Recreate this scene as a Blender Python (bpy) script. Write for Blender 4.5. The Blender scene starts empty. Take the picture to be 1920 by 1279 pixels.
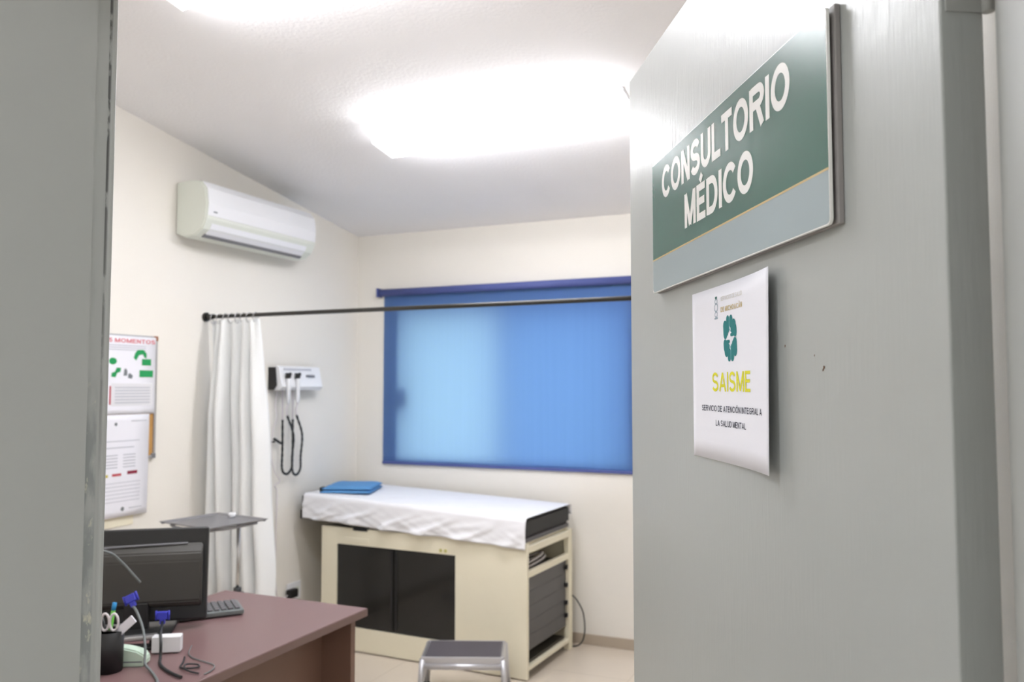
import bpy, bmesh, math, random
from math import sin, cos, pi, radians
from mathutils import Vector, Matrix, noise
random.seed(7)
S = bpy.context.scene
COL = S.collection

# ------------------------------------------------------------------ camera, world, exposure
FPX = 1552.0
yaw, pitch = radians(23.8), math.atan(86.5/1552)
cam_d = bpy.data.cameras.new('camera'); cam = bpy.data.objects.new('camera', cam_d); COL.objects.link(cam)
cam_d.sensor_width = 36.0; cam_d.lens = FPX/1920*36.0
cam_d.clip_start = .02
cam.location = (0, 0, 1.5)
cam.rotation_euler = (radians(90)+pitch, 0, yaw)
cam_d.dof.use_dof = True; cam_d.dof.focus_distance = 1.1; cam_d.dof.aperture_fstop = 7.0
S.camera = cam

W = bpy.data.worlds.new('sky'); S.world = W; W.use_nodes = True
wn = W.node_tree.nodes; wl = W.node_tree.links
bg = wn['Background']; bg.inputs['Color'].default_value = (.86, .94, 1.0, 1); bg.inputs['Strength'].default_value = 1.75
S.view_settings.view_transform = 'Standard'; S.view_settings.look = 'None'
S.view_settings.exposure = 1.03; S.view_settings.gamma = 1.0; S.view_settings.use_curve_mapping = False
LAMP_E = 14.5; HALL_FILL_E = 12.0

# ------------------------------------------------------------------ materials
def srgb(r, g, b):
    f = lambda c: (c/255/12.92) if c/255 <= .04045 else ((c/255+.055)/1.055)**2.4
    return (f(r), f(g), f(b), 1)
MATS = {}
def mat(name, col, rough=.5, metal=0., bump=0., bscale=50., bstretch=(1, 1, 1), var=0., vscale=8., spec=.5, emit=0., coat=0.):
    if name in MATS: return MATS[name]
    m = bpy.data.materials.new(name); m.use_nodes = True
    n = m.node_tree.nodes; l = m.node_tree.links; b = n['Principled BSDF']
    b.inputs['Base Color'].default_value = col; b.inputs['Roughness'].default_value = rough
    b.inputs['Metallic'].default_value = metal; b.inputs['Specular IOR Level'].default_value = spec
    b.inputs['Coat Weight'].default_value = coat; b.inputs['Coat Roughness'].default_value = .1
    if emit:
        b.inputs['Emission Color'].default_value = col; b.inputs['Emission Strength'].default_value = emit
    tc = n.new('ShaderNodeTexCoord'); mp = n.new('ShaderNodeMapping'); mp.inputs['Scale'].default_value = bstretch
    l.new(tc.outputs['Object'], mp.inputs['Vector'])
    if bump:
        t = n.new('ShaderNodeTexNoise'); t.inputs['Scale'].default_value = bscale; t.inputs['Detail'].default_value = 4
        l.new(mp.outputs[0], t.inputs['Vector'])
        bp = n.new('ShaderNodeBump'); bp.inputs['Strength'].default_value = bump; bp.inputs['Distance'].default_value = .002
        l.new(t.outputs['Fac'], bp.inputs['Height']); l.new(bp.outputs[0], b.inputs['Normal'])
    if var:
        t = n.new('ShaderNodeTexNoise'); t.inputs['Scale'].default_value = vscale; t.inputs['Detail'].default_value = 5
        l.new(mp.outputs[0], t.inputs['Vector'])
        mx = n.new('ShaderNodeMix'); mx.data_type = 'RGBA'
        mx.inputs[6].default_value = tuple(c*(1-var) for c in col[:3])+(1,)
        mx.inputs[7].default_value = tuple(min(1, c*(1+var)) for c in col[:3])+(1,)
        l.new(t.outputs['Fac'], mx.inputs[0]); l.new(mx.outputs[2], b.inputs['Base Color'])
    MATS[name] = m
    return m

M = dict(
    wall=mat('wall_paint', srgb(236, 232, 224), .75, bump=.25, bscale=120, var=.015, vscale=2),
    ceil=mat('ceiling_plaster', srgb(243, 242, 243), .85, bump=.9, bscale=70, var=.01),
    base=mat('skirting_tile', srgb(178, 165, 148), .35, var=.05, vscale=5),
    frame=mat('grey_frame_paint', srgb(168, 170, 166), .42, bump=.15, bscale=60, bstretch=(1, 1, .1)),
    white_pl=mat('white_plastic', srgb(236, 237, 240), .35),
    offwhite_pl=mat('offwhite_plastic', srgb(222, 226, 216), .4),
    grey_pl=mat('grey_plastic', srgb(120, 120, 125), .4),
    dark_pl=mat('dark_plastic', srgb(34, 35, 36), .35),
    black=mat('black_rubber', srgb(22, 22, 24), .5),
    rod=mat('dark_painted_steel', srgb(38, 36, 30), .35),
    chrome=mat('brushed_steel', srgb(200, 200, 202), .25, metal=1.0),
    satin=mat('satin_steel', srgb(196, 196, 200), .38, metal=.75),
    traysteel=mat('tray_steel', srgb(150, 150, 154), .42, metal=.7),
    alu=mat('aluminium', srgb(190, 190, 192), .35, metal=.9),
    cream=mat('cream_enamel', srgb(236, 229, 206), .4, var=.02, vscale=3),
    vinyl=mat('black_vinyl', srgb(22, 23, 26), .55),
    greyvinyl=mat('grey_vinyl', srgb(92, 90, 94), .5),
    slat=mat('dark_grey_slats', srgb(88, 87, 88), .45, var=.06),
    darkglass=mat('smoked_glass_panel', srgb(30, 30, 29), .12, var=.3, vscale=3),
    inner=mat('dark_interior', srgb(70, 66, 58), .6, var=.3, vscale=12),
    bluecloth=mat('blue_cloth', srgb(92, 150, 204), .85, bump=.3, bscale=200),
    desk=mat('brown_laminate', srgb(118, 92, 92), .38, var=.05, vscale=4, bstretch=(1, .15, 1)),
    deskside=mat('dark_brown_laminate', srgb(112, 86, 73), .45, var=.08, vscale=6, bstretch=(1, 1, .15)),
    deskedge=mat('brown_edge_band', srgb(112, 90, 84), .45),
    paper=mat('paper_white', srgb(235, 235, 242), .8),
    cork=mat('cork', srgb(190, 145, 84), .9, var=.2, vscale=80),
    corner=mat('brown_plastic_corner', srgb(150, 95, 60), .5),
    red=mat('red_ink', srgb(214, 120, 128), .8),
    dred=mat('dark_red_ink', srgb(140, 40, 66), .8), mred=mat('rose_ink', srgb(190, 80, 90), .8),
    yel=mat('yellow_ink', srgb(200, 185, 80), .8),
    green=mat('green_ink', srgb(30, 150, 85), .8),
    greyink=mat('grey_ink', srgb(190, 192, 200), .8), dgreyink=mat('dark_grey_ink', srgb(120, 125, 130), .8),
    pinkp=mat('pale_grey_box_ink', srgb(222, 222, 226), .8),
    vga=mat('blue_connector_plastic', srgb(58, 62, 185), .4),
    cable_g=mat('grey_cable', srgb(110, 116, 116), .5), cable_b=mat('black_cable', srgb(30, 34, 36), .45),
    cable_w=mat('white_cable', srgb(222, 216, 218), .5),
    mint=mat('mint_plastic', srgb(205, 226, 208), .3),
    penb=mat('blue_pen_plastic', srgb(40, 140, 200), .4), peng=mat('green_pen_plastic', srgb(90, 170, 50), .4),
    rubber=mat('ribbed_rubber', srgb(96, 92, 98), .7, bump=.4, bscale=150, bstretch=(1, .1, 1)),
    olive=mat('olive_label', srgb(196, 190, 120), .6),
    signgreen=mat('sign_green', srgb(54, 102, 88), .26, bump=.12, bscale=25, var=.04, vscale=20),
    signgrey=mat('sign_grey', srgb(160, 174, 178), .25), gold=mat('sign_gold', srgb(196, 172, 116), .4),
    signwhite=mat('sign_white', srgb(244, 244, 240), .3), signback=mat('sign_backing', srgb(150, 146, 144), .5),
    teal=mat('teal_ink', srgb(18, 120, 122), .8), tealp=mat('pale_teal_ink', srgb(130, 185, 190), .8),
    lime=mat('lime_ink', srgb(222, 218, 44), .8), slate=mat('dark_ink', srgb(52, 56, 74), .8),
    goldink=mat('pale_gold_ink', srgb(205, 186, 142), .8), goldpale=mat('faint_gold_ink', srgb(214, 211, 202), .8),
    crest=mat('crest_ink', srgb(150, 165, 178), .8), crestd=mat('crest_dark_ink', srgb(50, 105, 98), .8),
    hall=mat('hall_paint', srgb(236, 236, 234), .8), ground=mat('concrete', srgb(150, 150, 145), .9, var=.1),
    chip=mat('chipped_paint', srgb(104, 74, 50), .8),
)
def lamp_mat(name, e, col=(.955, .96, 1, 1)):
    return mat(name, col, .5, emit=e)
M['lamp'] = lamp_mat('lit_diffuser', LAMP_E); M['hall_fill'] = lamp_mat('hall_fill_glow', HALL_FILL_E)  # hall emitter is for the added corridor panels only

def floor_mat():
    m = bpy.data.materials.new('cream_floor_tile'); m.use_nodes = True
    n = m.node_tree.nodes; l = m.node_tree.links; b = n['Principled BSDF']; b.inputs['Roughness'].default_value = .14
    tc = n.new('ShaderNodeTexCoord'); br = n.new('ShaderNodeTexBrick'); br.offset = 0
    br.inputs['Scale'].default_value = 1.0; br.inputs['Brick Width'].default_value = .6; br.inputs['Row Height'].default_value = .6
    br.inputs['Mortar Size'].default_value = .003
    br.inputs['Color1'].default_value = srgb(224, 212, 196); br.inputs['Color2'].default_value = srgb(220, 208, 192)
    br.inputs['Mortar'].default_value = srgb(206, 194, 178)
    l.new(tc.outputs['Object'], br.inputs['Vector'])
    t = n.new('ShaderNodeTexNoise'); t.inputs['Scale'].default_value = 3; t.inputs['Detail'].default_value = 6
    l.new(tc.outputs['Object'], t.inputs['Vector'])
    mx = n.new('ShaderNodeMix'); mx.data_type = 'RGBA'; mx.blend_type = 'MULTIPLY'; mx.inputs[0].default_value = .12
    l.new(br.outputs['Color'], mx.inputs[6]); l.new(t.outputs['Fac'], mx.inputs[7]); l.new(mx.outputs[2], b.inputs['Base Color'])
    return m
M['floor'] = floor_mat()

def door_mat():
    m = bpy.data.materials.new('grey_door_enamel'); m.use_nodes = True
    n = m.node_tree.nodes; l = m.node_tree.links; b = n['Principled BSDF']
    b.inputs['Base Color'].default_value = srgb(172, 176, 173); b.inputs['Roughness'].default_value = .42; b.inputs['Coat Weight'].default_value = .38; b.inputs['Coat Roughness'].default_value = .26
    tc = n.new('ShaderNodeTexCoord'); mp = n.new('ShaderNodeMapping'); mp.inputs['Scale'].default_value = (1, 1, .10)
    l.new(tc.outputs['Object'], mp.inputs['Vector'])
    a = n.new('ShaderNodeTexNoise'); a.inputs['Scale'].default_value = 190; a.inputs['Detail'].default_value = 3
    c = n.new('ShaderNodeTexNoise'); c.inputs['Scale'].default_value = 9; c.inputs['Detail'].default_value = 3
    l.new(mp.outputs[0], a.inputs['Vector']); l.new(tc.outputs['Object'], c.inputs['Vector'])
    b1 = n.new('ShaderNodeBump'); b1.inputs['Strength'].default_value = .38; b1.inputs['Distance'].default_value = .001
    b2 = n.new('ShaderNodeBump'); b2.inputs['Strength'].default_value = .25; b2.inputs['Distance'].default_value = .004
    l.new(a.outputs['Fac'], b1.inputs['Height']); l.new(c.outputs['Fac'], b2.inputs['Height'])
    l.new(b2.outputs[0], b1.inputs['Normal']); l.new(b1.outputs[0], b.inputs['Normal']); l.new(b1.outputs[0], b.inputs['Coat Normal'])
    return m
M['door'] = door_mat()

def jamb_mat():
    # worn paint: chips and scratches along the rebate strip
    m = bpy.data.materials.new('worn_jamb_paint'); m.use_nodes = True
    n = m.node_tree.nodes; l = m.node_tree.links; b = n['Principled BSDF']; b.inputs['Roughness'].default_value = .42
    tc = n.new('ShaderNodeTexCoord'); sp = n.new('ShaderNodeSeparateXYZ'); l.new(tc.outputs['Object'], sp.inputs[0])
    def rng(sock, a, c, d, e):
        r = n.new('ShaderNodeMapRange'); r.inputs[1].default_value = a; r.inputs[2].default_value = c
        r.inputs[3].default_value = d; r.inputs[4].default_value = e; l.new(sock, r.inputs[0]); return r.outputs[0]
    def mul(a, c):
        r = n.new('ShaderNodeMath'); r.operation = 'MULTIPLY'; l.new(a, r.inputs[0]); l.new(c, r.inputs[1]); return r.outputs[0]
    def nz(scale, st, lo, hi):
        mp = n.new('ShaderNodeMapping'); mp.inputs['Scale'].default_value = st; l.new(tc.outputs['Object'], mp.inputs['Vector'])
        t = n.new('ShaderNodeTexNoise'); t.inputs['Scale'].default_value = scale; t.inputs['Detail'].default_value = 6
        l.new(mp.outputs[0], t.inputs['Vector']); return rng(t.outputs['Fac'], lo, hi, 0, 1)
    strip = mul(rng(sp.outputs['Y'], .672, .674, 0, 1), rng(sp.outputs['Y'], .690, .688, 0, 1))
    low = rng(sp.outputs['Z'], 1.52, 1.44, 0, 1)
    wear = mul(mul(strip, low), nz(60, (1, 1, .35), .36, .54))
    scr = mul(mul(strip, low), nz(200, (1, .5, .35), .61, .70))
    line = mul(mul(rng(sp.outputs['Y'], .6925, .6935, 0, 1), rng(sp.outputs['Y'], .6965, .6955, 0, 1)), mul(nz(40, (1, 1, .5), .40, .46), rng(sp.outputs['Z'], 1.35, 1.75, .0, .85)))
    def mix(f, c1sock, c1, c2):
        x = n.new('ShaderNodeMix'); x.data_type = 'RGBA'; l.new(f, x.inputs[0])
        if c1sock: l.new(c1sock, x.inputs[6])
        else: x.inputs[6].default_value = c1
        x.inputs[7].default_value = c2; return x.outputs[2]
    c = mix(wear, None, srgb(168, 170, 166), srgb(140, 144, 142))
    c = mix(scr, c, None, srgb(192, 191, 174))
    c = mix(line, c, None, srgb(70, 70, 70))
    l.new(c, b.inputs['Base Color'])
    return m
M['jamb'] = jamb_mat()

def fabric_mat(name, col, tcol, tw, weave=.0):
    m = bpy.data.materials.new(name); m.use_nodes = True
    n = m.node_tree.nodes; l = m.node_tree.links
    for x in list(n): n.remove(x)
    o = n.new('ShaderNodeOutputMaterial'); d = n.new('ShaderNodeBsdfDiffuse'); t = n.new('ShaderNodeBsdfTranslucent'); mx = n.new('ShaderNodeMixShader')
    d.inputs['Color'].default_value = col; t.inputs['Color'].default_value = tcol; mx.inputs[0].default_value = tw
    l.new(d.outputs[0], mx.inputs[1]); l.new(t.outputs[0], mx.inputs[2]); l.new(mx.outputs[0], o.inputs[0])
    if weave:
        tc = n.new('ShaderNodeTexCoord'); mp = n.new('ShaderNodeMapping'); mp.inputs['Scale'].default_value = (40, 1, .6)
        tx = n.new('ShaderNodeTexNoise'); tx.inputs['Scale'].default_value = 1.0; tx.inputs['Detail'].default_value = 3
        l.new(tc.outputs['Object'], mp.inputs['Vector']); l.new(mp.outputs[0], tx.inputs['Vector'])
        x = n.new('ShaderNodeMix'); x.data_type = 'RGBA'
        x.inputs[6].default_value = tuple(c*(1-weave) for c in tcol[:3])+(1,); x.inputs[7].default_value = tuple(min(1, c*(1+weave)) for c in tcol[:3])+(1,)
        l.new(tx.outputs['Fac'], x.inputs[0]); l.new(x.outputs[2], t.inputs['Color'])
    return m
M['blind'] = fabric_mat('blue_blind_fabric', srgb(80, 106, 180), srgb(176, 206, 224), .5, .05)
M['blind_roll'] = mat('blue_blind_rail', srgb(78, 90, 150), .6)
M['sheet'] = fabric_mat('white_sheet', srgb(246, 246, 250), srgb(230, 230, 235), .08)
M['curtain'] = fabric_mat('white_curtain', srgb(252, 253, 253), srgb(236, 240, 238), .18)
def glass_mat(name, col):
    m = bpy.data.materials.new(name); m.use_nodes = True
    n = m.node_tree.nodes; l = m.node_tree.links
    for x in list(n): n.remove(x)
    o = n.new('ShaderNodeOutputMaterial'); t = n.new('ShaderNodeBsdfTransparent'); g = n.new('ShaderNodeBsdfGlossy'); mx = n.new('ShaderNodeMixShader')
    t.inputs['Color'].default_value = col; g.inputs['Roughness'].default_value = .03; mx.inputs[0].default_value = .06
    l.new(t.outputs[0], mx.inputs[1]); l.new(g.outputs[0], mx.inputs[2]); l.new(mx.outputs[0], o.inputs[0])
    return m
M['glass'] = glass_mat('clear_glass', (.93, .97, .96, 1)); M['tglass'] = glass_mat('tinted_glass', (.60, .71, .84, 1))

# ------------------------------------------------------------------ mesh helpers
def B(): return bmesh.new()
def box(bm, lo, hi, bev=0., seg=2, mtx=None):
    vs = [bm.verts.new((x, y, z)) for x in (lo[0], hi[0]) for y in (lo[1], hi[1]) for z in (lo[2], hi[2])]
    fs = [bm.faces.new([vs[i] for i in q]) for q in ((0, 1, 3, 2), (4, 6, 7, 5), (0, 4, 5, 1), (2, 3, 7, 6), (0, 2, 6, 4), (1, 5, 7, 3))]
    if bev:
        es = list({e for f in fs for e in f.edges})
        r = bmesh.ops.bevel(bm, geom=es, offset=bev, segments=seg, affect='EDGES', profile=.5)
        vs = list({v for f in r['faces'] for v in f.verts} | {v for v in vs if v.is_valid})
    if mtx is not None: bmesh.ops.transform(bm, matrix=mtx, verts=vs)
    return vs
def tube(bm, pts, r, seg=10, closed=False, caps=True):
    pts = [Vector(p) for p in pts]; n = len(pts); rings = []
    up = None
    for i, p in enumerate(pts):
        a = pts[i-1] if (i > 0 or closed) else p; c = pts[(i+1) % n] if (i < n-1 or closed) else p
        t = (c-a)
        t = t.normalized() if t.length > 1e-9 else Vector((0, 0, 1))
        if up is None:
            up = Vector((0, 0, 1)) if abs(t.z) < .9 else Vector((1, 0, 0))
        s = t.cross(up)
        if s.length < 1e-6: s = t.orthogonal()
        s.normalize(); up = s.cross(t).normalized()
        rr = r[i] if isinstance(r, (list, tuple)) else r
        rings.append([bm.verts.new(p+(s*cos(2*pi*k/seg)+up*sin(2*pi*k/seg))*rr) for k in range(seg)])
    for i in range(n if closed else n-1):
        A, C = rings[i], rings[(i+1) % n]
        for k in range(seg):
            f = bm.faces.new((A[k], A[(k+1) % seg], C[(k+1) % seg], C[k])); f.smooth = True
    if caps and not closed:
        bm.faces.new(rings[0][::-1]); bm.faces.new(rings[-1])
def smooth_pts(pts, n=6):
    pts = [Vector(p) for p in pts]; out = []
    P = [pts[0]]+pts+[pts[-1]]
    for i in range(1, len(P)-2):
        for k in range(n):
            t = k/n; a, b_, c, d = P[i-1], P[i], P[i+1], P[i+2]
            out.append(.5*((2*b_)+(c-a)*t+(2*a-5*b_+4*c-d)*t*t+(3*b_-a-3*c+d)*t**3))
    out.append(pts[-1]); return out
def prism(bm, prof, axis, a, c):
    """prof: list of 2D points; axis 'x','y','z' extruded a..c"""
    def mk(p, t):
        return {'x': (t, p[0], p[1]), 'y': (p[0], t, p[1]), 'z': (p[0], p[1], t)}[axis]
    v0 = [bm.verts.new(mk(p, a)) for p in prof]; v1 = [bm.verts.new(mk(p, c)) for p in prof]
    n = len(prof)
    for i in range(n): bm.faces.new((v0[i], v0[(i+1) % n], v1[(i+1) % n], v1[i]))
    bm.faces.new(v0[::-1]); bm.faces.new(v1)
    return v0+v1
def poly(bm, pts):
    return bm.faces.new([bm.verts.new(p) for p in pts])
def link(name, bm, m, parent=None, smooth=False, mtx=None):
    if mtx is not None: bmesh.ops.transform(bm, matrix=mtx, verts=bm.verts[:])
    bmesh.ops.recalc_face_normals(bm, faces=bm.faces[:])
    me = bpy.data.meshes.new(name); bm.to_mesh(me); bm.free()
    if isinstance(m, str): m = M[m]
    me.materials.append(m)
    if smooth:
        for p in me.polygons: p.use_smooth = True
    o = bpy.data.objects.new(name, me); COL.objects.link(o)
    if parent: o.parent = parent
    return o
def struct(name, bm, m, parent=None, **k):
    o = link(name, bm, m, parent, **k)
    if not parent: o['kind'] = 'structure'
    return o
def thing(name, label, cat, loc=(0, 0, 0), rz=0, group=None):
    o = bpy.data.objects.new(name, None); COL.objects.link(o); o.empty_display_size = .05
    o.location = loc; o.rotation_euler = (0, 0, rz); o['label'] = label; o['category'] = cat
    if group: o['group'] = group
    return o
def tag(o, label, cat, group=None):
    o['label'] = label; o['category'] = cat
    if group: o['group'] = group
    return o
def rebase(o, loc):
    """put the origin of a single-mesh thing at loc"""
    loc = Vector(loc); o.data.transform(Matrix.Translation(-loc)); o.location = loc; return o

# ------------------------------------------------------------------ lettering
def arc(cx, cy, rx, ry, a0, a1, n=14):
    return [(cx+rx*cos(radians(a0+(a1-a0)*i/n)), cy+ry*sin(radians(a0+(a1-a0)*i/n))) for i in range(n+1)]
def ribbon(bm, pts, w, fn, closed=False):
    P = []
    for p in pts:
        if not P or (Vector(p)-P[-1]).length > 1e-5: P.append(Vector(p))
    n = len(P); L = []; R = []
    for i in range(n):
        a = P[i-1] if (i or closed) else None; c = P[(i+1) % n] if (i < n-1 or closed) else None
        d1 = (P[i]-a).normalized() if a is not None else None; d2 = (c-P[i]).normalized() if c is not None else None
        if d1 is None: d1 = d2
        if d2 is None: d2 = d1
        n1 = Vector((-d1.y, d1.x)); n2 = Vector((-d2.y, d2.x)); m_ = (n1+n2).normalized()
        k = w/2/max(.35, m_.dot(n1))
        L.append(bm.verts.new(fn(P[i]+m_*k))); R.append(bm.verts.new(fn(P[i]-m_*k)))
    for i in range(n if closed else n-1):
        j = (i+1) % n; bm.faces.new((L[i], L[j], R[j], R[i]))
def glyph(ch, t):
    """bold grotesque capitals: list of (points, closed), width; cap height 1, stem t"""
    h = t/2
    if ch == 'O': w = .90; return [(arc(w/2, .5, w/2-h, .5-h+.012, 0, 360, 36)[:-1], True)], w
    if ch == 'C': w = .84; return [(arc(.45, .5, .45-h, .5-h+.012, 38, 322, 30), False)], w
    if ch == 'N': w = .74; return [([(h, 0), (h, 1)], False), ([(w-h, 0), (w-h, 1)], False), ([(h*1.1, .97), (w-h*1.1, .03)], False)], w
    if ch == 'S':
        w = .76; q = (1-t)/4+.003
        return [(arc(w/2, 1-h-q+.008, w/2-h-.01, q, 18, 262, 18)+arc(w/2, h+q-.008, w/2-h, q, 82, -162, 18), False)], w
    if ch == ' ': return [], .22
    if ch == 'V': w = .84; return [([(h*.9, 1), (w/2, .03)], False), ([(w-h*.9, 1), (w/2, .03)], False)], w
    if ch == 'H': w = .74; return [([(h, 0), (h, 1)], False), ([(w-h, 0), (w-h, 1)], False), ([(h, .52), (w-h, .52)], False)], w
    if ch == 'G': w = .86; return [(arc(.45, .5, .45-h, .5-h+.012, 38, 335, 30), False), ([(.50, .46), (w, .46)], False), ([(w-h, .46), (w-h, .08)], False)], w
    if ch == '5': w = .62; return [([(w*.95, 1-h), (w*.2, 1-h), (w*.14, .55)]+arc(w*.42, .33, w*.46, .33-h, 130, -150, 16), False)], w
    if ch in 'ÓÁ':
        g, w = glyph('O' if ch == 'Ó' else 'A', t); return g+[([(w*.42, 1.07), (w*.66, 1.25)], False)], w
    if ch == 'U': w = .74; return [([(h, 1), (h, .36)]+arc(w/2, .36, w/2-h, .36-h+.01, 180, 360, 14)+[(w-h, 1)], False)], w
    if ch == 'L': w = .62; return [([(h, 0), (h, 1)], False), ([(0, h*.9), (w, h*.9)], False)], w
    if ch == 'T': w = .70; return [([(w/2, 0), (w/2, 1)], False), ([(0, 1-h*.9), (w, 1-h*.9)], False)], w
    if ch == 'I': return [([(h, 0), (h, 1)], False)], t
    if ch == 'R':
        w = .80
        return [([(h, 0), (h, 1)], False), ([(h, 1-h*.9), (.50, 1-h*.9)]+arc(.50, .725, .21, .275-h*.9, 90, -90, 10)[1:]+[(h, .45+h*.9)], False), ([(.46, .5), (.70, 0.0)], False)], w
    if ch == 'M': w = .92; return [([(h, 0), (h, 1)], False), ([(w-h, 0), (w-h, 1)], False), ([(h*1.1, .98), (w/2, .04)], False), ([(w-h*1.1, .98), (w/2, .04)], False)], w
    if ch in 'EÉ':
        w = .67; g = [([(h, 0), (h, 1)], False), ([(0, h*.9), (w, h*.9)], False), ([(0, 1-h*.9), (w*.97, 1-h*.9)], False), ([(0, .52), (w*.9, .52)], False)]
        if ch == 'É': g.append(([(w*.42, 1.07), (w*.66, 1.25)], False))
        return g, w
    if ch == 'D': w = .80; return [([(h, 0), (h, 1)], False), ([(h, 1-h*.9), (.38, 1-h*.9)]+arc(.38, .5, w-.38-h, .5-h*.9, 90, -90, 14)[1:]+[(h, h*.9)], False)], w
    if ch == 'A': w = .86; return [([(h*.9, 0), (w/2, .97)], False), ([(w-h*.9, 0), (w/2, .97)], False), ([(w*.22, .30), (w*.78, .30)], False)], w
def write(bm, text, x0, y0, width, capz, fn, t=.2, gap=.075, lift_axis=1):
    """text from x0 (reading start) over width, caps of height capz; fn maps (reading x, z) -> 3D"""
    gs = [glyph(c, t) for c in text]; tot = sum(g[1] for g in gs)+gap*(len(gs)-1); k = width/tot
    x = 0
    def lift(q, e): return tuple(q) if lift_axis is None else tuple(q[i]+(e if i == lift_axis else 0) for i in range(3))
    for g, w in gs:
        for n_, (pts, cl) in enumerate(g):
            ribbon(bm, pts, t, lambda p, x=x, n_=n_: lift(fn(x0+(x+p.x)*k, y0+p.y*capz), n_*.00004), cl)
        x += w+gap
# ------------------------------------------------------------------ setting
XL, XR, YF, YB = -3.212, .12, .69, 4.691        # room faces
YC0, YC1 = -1.5, .50                            # corridor
def cz(y): return 2.52+.146*(YB-y)              # sloping ceiling height
bm = B(); box(bm, (-3.6, -1.7, -.1), (1.8, 5.0, 0)); struct('floor', bm, 'floor')
bm = B(); prism(bm, [(YF-.19, cz(YF-.19)), (YB+.2, cz(YB+.2)), (YB+.2, cz(YB+.2)+.12), (YF-.19, cz(YF-.19)+.12)], 'x', XL-.15, XR+.15); struct('ceiling', bm, 'ceil')
bm = B(); prism(bm, [(YF, 0), (YB, 0), (YB, cz(YB)), (YF, cz(YF))], 'x', XL-.15, XL); struct('wall_left', bm, 'wall')
bm = B(); prism(bm, [(YF, 0), (YB, 0), (YB, cz(YB)), (YF, cz(YF))], 'x', XR, XR+.15); struct('wall_right', bm, 'wall')
WX0, WX1, WZ0, WZ1 = -2.885, -1.335, 1.035, 2.03  # window opening
bm = B(); h = cz(YB)
box(bm, (XL-.15, YB, 0), (WX0, YB+.2, h)); box(bm, (WX1, YB, 0), (XR+.15, YB+.2, h))
box(bm, (WX0, YB, 0), (WX1, YB+.2, WZ0)); box(bm, (WX0, YB, WZ1), (WX1, YB+.2, h)); struct('wall_back', bm, 'wall')
JL, JR = -.831, .088                            # rebate faces of the door frame
DH = 2.075
bm = B(); h = cz(YF)
box(bm, (XL-.15, YC1, 0), (JL-.05, YF, h)); box(bm, (JR+.012, YC1, 0), (XR+.15, YF, h)); box(bm, (JL-.05, YC1, DH+.04), (JR+.012, YF, h)); struct('wall_front', bm, 'wall')
bm = B(); box(bm, (XL, YB-.012, 0), (XR, YB, .06), .003); struct('baseboard_back', bm, 'base')
bm = B(); box(bm, (XL, YF, 0), (XL+.012, YB-.012, .06), .003); struct('baseboard_left', bm, 'base')
bm = B(); box(bm, (XR-.012, YF+.05, 0), (XR, YB-.012, .06), .003); struct('baseboard_right', bm, 'base')
# corridor behind the camera
bm = B(); box(bm, (-3.362, YC0-.1, 0), (1.6, YC0, 2.7)); struct('wall_corridor_back', bm, 'hall')
bm = B(); box(bm, (-3.362, YC0, 0), (-3.262, YC1, 2.7)); struct('wall_corridor_left', bm, 'hall')
bm = B(); box(bm, (1.5, YC0, 0), (1.6, YC1, 2.7)); struct('wall_corridor_right', bm, 'hall')
bm = B(); box(bm, (.27, YC1, 0), (1.5, YC1+.1, 2.7)); struct('wall_corridor_front', bm, 'hall')
bm = B(); box(bm, (-3.362, YC0-.1, 2.7), (1.6, YC1, 2.8)); struct('ceiling_corridor', bm, 'hall')
bm = B(); box(bm, (-12, YB+.25, -.2), (8, 14, -.1)); struct('ground_outside', bm, 'ground')

# door frame: stop, rebate, rolled far edge
bm = B()
prism(bm, [(JL-.05, .47), (JL+.008, .47), (JL+.008, .6686), (JL, .6706), (JL, .6915), (JL-.0015, .6925), (JL-.0015, .6955), (JL, .6965),
           (JL+.0008, .699), (JL+.0005, .702), (JL-.002, .7045), (JL-.008, .7055), (JL-.05, .7055)], 'z', 0, DH+.04)
struct('trim_1', bm, 'jamb')
bm = B()
prism(bm, [(JR+.012, .47), (JR-.005, .47), (JR-.005, .668), (JR, .670), (JR, .686), (JR+.012, .686)], 'z', 0, DH+.04)
struct('trim_2', bm, 'frame')
bm = B()
prism(bm, [(.47, DH+.04), (.47, DH-.005), (.668, DH-.005), (.668, DH), (.6915, DH), (.6915, DH+.04)], 'x', JL, JR); struct('trim_3', bm, 'frame')

# window behind the blind
win = bpy.data.objects.new('window_1', None); COL.objects.link(win); win['kind'] = 'structure'; win.location = (WX0, YB+.1, WZ0)
mt = Matrix.Translation(-win.location)
WM = (WX0+WX1)/2-.04
bm = B()
for lo, hi in (((WX0, YB+.09, WZ0), (WX0+.035, YB+.15, WZ1)), ((WX1-.035, YB+.09, WZ0), (WX1, YB+.15, WZ1)), ((WX0+.035, YB+.09, WZ0), (WX1-.035, YB+.15, WZ0+.035)), ((WX0+.035, YB+.09, WZ1-.035), (WX1-.035, YB+.15, WZ1))):
    box(bm, lo, hi, .003)
struct('window_frame', bm, 'alu', win, mtx=mt)
bm = B(); box(bm, (WM-.02, YB+.095, WZ0+.035), (WM+.02, YB+.14, WZ1-.035), .003); struct('mullion', bm, 'alu', win, mtx=mt)
bm = B(); box(bm, (WX0+.035, YB+.115, WZ0+.035), (WM-.02, YB+.12, WZ1-.035)); struct('pane', bm, 'glass', win, mtx=mt)
bm = B(); box(bm, (WM+.02, YB+.125, WZ0+.035), (WX1-.035, YB+.13, WZ1-.035)); struct('pane', bm, 'tglass', win, mtx=mt)
bm = B(); box(bm, (WX0+.03, YB+.02, 1.37), (WX0+.075, YB+.095, 1.50), .01); struct('latch', bm, 'dark_pl', win, mtx=mt)

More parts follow.
